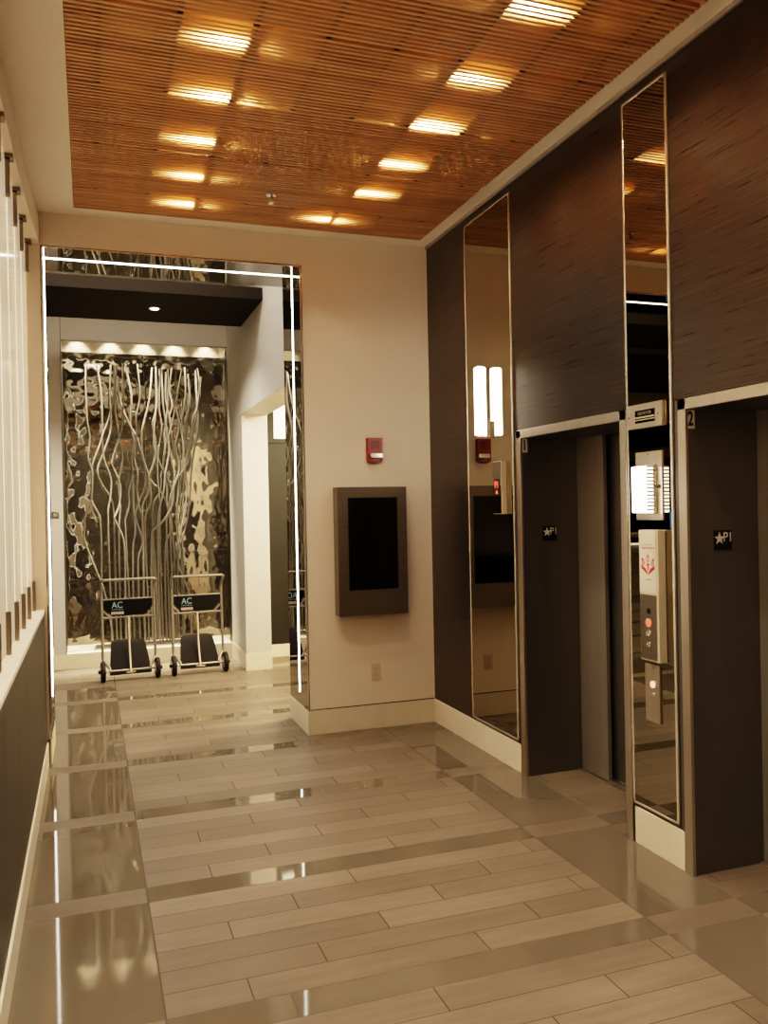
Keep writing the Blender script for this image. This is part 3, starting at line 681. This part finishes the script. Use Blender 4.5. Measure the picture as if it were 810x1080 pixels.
# ------------------------------------------------------------------ luggage carts
def cart(label):
    t = thing('luggage_cart', label, 'luggage cart', (0,0,0), 'luggage carts in front of the niche')
    r = .0135; hw = .255
    bm = bmesh.new()
    # posts, leaning slightly back, joined by the bent handle
    hd = fillet([(-hw,.10,.25),(-hw,.145,.90),(-hw-.012,.055,.985),(-hw+.01,.02,1.0),(hw-.01,.02,1.0),(hw+.012,.055,.985),(hw,.145,.90),(hw,.10,.25)], .05, 6)
    tube(bm, hd, r, 12); obj('handle_frame', bm, M['rod'], t, smooth=True)
    for s in (-1,1):
        bm = bmesh.new(); tube(bm, fillet([(s*hw,.10,.26),(s*hw,.095,.205),(s*(hw-.06),.03,.125),(s*(hw-.06),.015,.10)], .02), r, 10); obj('frame_foot', bm, M['rod'], t, smooth=True)
    bm = bmesh.new(); tube(bm, [(-hw,.137,.795),(hw,.137,.795)], .009, 10); obj('cross_bar', bm, M['rod'], t, smooth=True)
    bm = bmesh.new(); tube(bm, [(-hw,.125,.615),(hw,.125,.615)], .011, 10); obj('cross_bar', bm, M['rod'], t, smooth=True)
    for s in (-1,1):
        bm = bmesh.new(); tube(bm, [(s*hw,.128,.70),(s*(hw-.075),.122,.622)], .007, 8); obj('corner_brace', bm, M['rod'], t, smooth=True)
    bm = bmesh.new(); prism(bm, [(-.235,.790),(.235,.790),(.235,.715),(.160,.632),(-.160,.632),(-.235,.715)], lambda u,v_,d: (u,.120+d,v_), .008)
    bd = obj('sign_board', bm, M['black_board'], t, bevel=.001); bd['label'] = 'black board lettered AC'
    text('brand_letters', 'AC', .088, M['blue_print'], bd, (-.105,.1195,.737), (1,0,0), (0,0,1), .001, width=.105)
    text('brand_line', 'HOTELS', .016, M['blue_print'], bd, (-.105,.1195,.694), (1,0,0), (0,0,1), .001, width=.105)
    nb = obj('name_strip', boxes((-.165,-.043,.1185,.120,.646,.673)), M['pink_print'], bd)
    text('strip_text', 'MARRIOTT', .020, M['print_grey'], nb, (-.104,.118,.6595), (1,0,0), (0,0,1), .0006, width=.105)
    # centre post with foot bar
    bm = bmesh.new(); tube(bm, fillet([(0,.118,.615),(0,.09,.32),(0,-.012,.085)], .08), .0105, 10); box(bm, -.045,.045,-.028,0,.078,.092)
    obj('centre_post', bm, M['chrome'], t, smooth=True)
    # folded platform: curved plate, wide at the foot
    V = []; Fc = []; NU, NV = 12, 12
    for k in (0,1):
        for j in range(NV+1):
            v_ = j/NV; y = .0+.26*v_; z = .085+.29*math.sin(v_*PI/2*.92)
            wdt = .20-.045*v_-(.035*max(0,(v_-.8)/.2)**2)
            for i in range(NU+1):
                u = -1+2*i/NU
                V.append((u*wdt, y+k*.006, z-k*.014))
    n1 = (NU+1)*(NV+1)
    for j in range(NV):
        for i in range(NU):
            a = j*(NU+1)+i; Fc.append((a,a+1,a+NU+2,a+NU+1)); Fc.append((n1+a,n1+a+NU+1,n1+a+NU+2,n1+a+1))
    for j in range(NV):
        for i in (0,NU):
            a = j*(NU+1)+i; Fc.append((a,a+NU+1,n1+a+NU+1,n1+a))
    for i in range(NU):
        for j in (0,NV):
            a = j*(NU+1)+i; Fc.append((a,a+1,n1+a+1,n1+a))
    pf = obj('platform', (V,Fc), M['carpet_mat'], t, smooth=True)
    obj('platform_lip', boxes((-.20,.20,-.012,.004,.062,.094)), M['black'], pf, bevel=.004)
    bm = bmesh.new(); tube(bm, [(-.29,.015,.10),(.29,.015,.10)], .010, 10); obj('axle', bm, M['steel'], t, smooth=True)
    for s in (-1,1):
        bm = bmesh.new(); cyl(bm, (s*.262,.015,.10), .10, .042, 'X', 32)
        w = obj('wheel', bm, M['rubber'], t, smooth=True, bevel=.010, seg=3)
        bm = bmesh.new(); cyl(bm, (s*.262,.015,.10), .055, .046, 'X', 24); obj('wheel_hub', bm, M['screen_case'], w, smooth=True)
        bm = bmesh.new(); cyl(bm, (s*.296,.015,.10), .018, .022, 'X', 16); obj('axle_cap', bm, M['black'], w, smooth=True)
    # folding prop behind the board, as on the cart by the wall
    return t
def copy_tree(o, parent=None):
    c = o.copy(); COL.objects.link(c); c.parent = parent
    for ch in o.children: copy_tree(ch, c)
    return c
c1 = cart('luggage cart with black lettered board, left of the pair, before the rod sculpture')
c2 = copy_tree(c1); c2['label'] = 'luggage cart with black lettered board, right of the pair, beside the pale doorway wall'
c1.location = (.357,8.70,0); c1.rotation_euler.z = math.radians(4)
c2.location = (1.040,8.735,0); c2.rotation_euler.z = math.radians(3)

# ------------------------------------------------------------------ reception desk of the lobby (appears in the mirror)
t = thing('reception_desk', 'long reception counter with a lit edge, mirrored beside the elevators', 'desk', (-4.6,12.9,0))
obj('counter_top', boxes((-3.2,2.6,-.3,.35,1.06,1.12)), M['stone'], t)
obj('desk_front', boxes((-3.2,2.6,-.18,.2,0,.92)), M['stone'], t)
obj('desk_band', boxes((-3.2,2.6,-.2,.3,.95,1.06)), M['hall_dark'], t)
obj('lit_edge', boxes((-3.2,2.6,-.22,-.2,.92,.95)), M['desk_glow'], t)
t = thing('desk_monitor', 'blue screen standing on the reception counter', 'monitor', (-5.35,12.9,1.12))
obj('screen', boxes((-.16,.16,-.015,.015,.06,.36)), M['blue'], t); obj('stand', boxes((-.1,.1,-.08,.08,0,.015),(-.02,.02,-.01,.02,.0,.08)), M['black'], t)
for x, y in ((-3.2,10.2),(-4.6,12.2),(-2.0,9.9),(-6.0,13.2),(-3.8,13.6)):
    t = thing('lobby_downlight', 'round downlight in the dark lobby ceiling seen in the mirror', 'ceiling light', (x,y,3.45), 'downlights of the lobby ceiling')
    bm = bmesh.new(); cyl(bm, (0,0,-.004), .09, .008, seg=24); obj('trim_ring', bm, M['steel'], t)
    bm = bmesh.new(); cyl(bm, (0,0,-.009), .05, .004, seg=24); obj('lens', bm, M['spot'], t)
    spot('lobby_beam', (x,y,3.42), 60, .04, 110, .6, (1,.8,.55))

# ------------------------------------------------------------------ hall lights
t = thing('soffit_downlight', 'small round downlight in the dark soffit before the niche', 'ceiling light', (.605,8.02,3.549))
bm = bmesh.new(); cyl(bm, (0,0,-.003), .055, .006, seg=24); obj('trim_ring', bm, M['steel'], t)
bm = bmesh.new(); cyl(bm, (0,0,-.007), .034, .004, seg=24); obj('lens', bm, M['spot'], t)
spot('soffit_beam', (.605,8.02,3.52), E_SOFFIT, .035, 130, .6, (1,.87,.72))
spot('soffit_beam', (-.9,8.02,3.52), E_SOFFIT, .035, 130, .6, (1,.87,.72))  # second spot added as hidden fill, no fixture in the soffit here
area('hall_fill', (.1,6.85,4.25), E_HALL, 2.0, .4, (1,.89,.76))  # added area lamp for general fill, no visible source
area('side_hall_light', (2.55,7.35,2.95), E_SIDE, .7, .9, (1,.78,.50), (-.35,.15,-1))
area('side_hall_light', (2.7,8.7,2.95), E_SIDE*.35, .5, .5, (1,.84,.60))
area('glass_backlight', (-.60,2.6,3.40), E_BACK, .25, 6.4, (1,.80,.54))

# ------------------------------------------------------------------ world and camera
w = bpy.data.worlds.new('World'); S.world = w; w.use_nodes = True
bg = w.node_tree.nodes['Background']; bg.inputs[0].default_value = (1,.78,.55,1); bg.inputs[1].default_value = .015
cam = bpy.data.cameras.new('camera'); co = bpy.data.objects.new('camera', cam); COL.objects.link(co)
cam.sensor_fit = 'VERTICAL'; cam.sensor_height = 36; cam.lens = 884.342/1080*36; cam.clip_start = .05; cam.clip_end = 60
r_ = Vector((0.94332066,-0.33130606,-0.01955578)); u_ = Vector((0.01966906,-0.00301135,0.99980201)); f_ = Vector((0.33129936,0.94351853,-0.00367581))
mt = Matrix((r_, u_, -f_)).transposed().to_4x4(); mt.translation = (0,0,1.65)
co.matrix_world = mt
S.camera = co
S.view_settings.view_transform = 'Filmic'
S.view_settings.look = 'High Contrast'
S.view_settings.exposure = EXPO
S.cycles.max_bounces = 10; S.cycles.glossy_bounces = 6; S.cycles.diffuse_bounces = 4
S.cycles.caustics_reflective = False; S.cycles.caustics_refractive = False
S.cycles.sample_clamp_indirect = 4
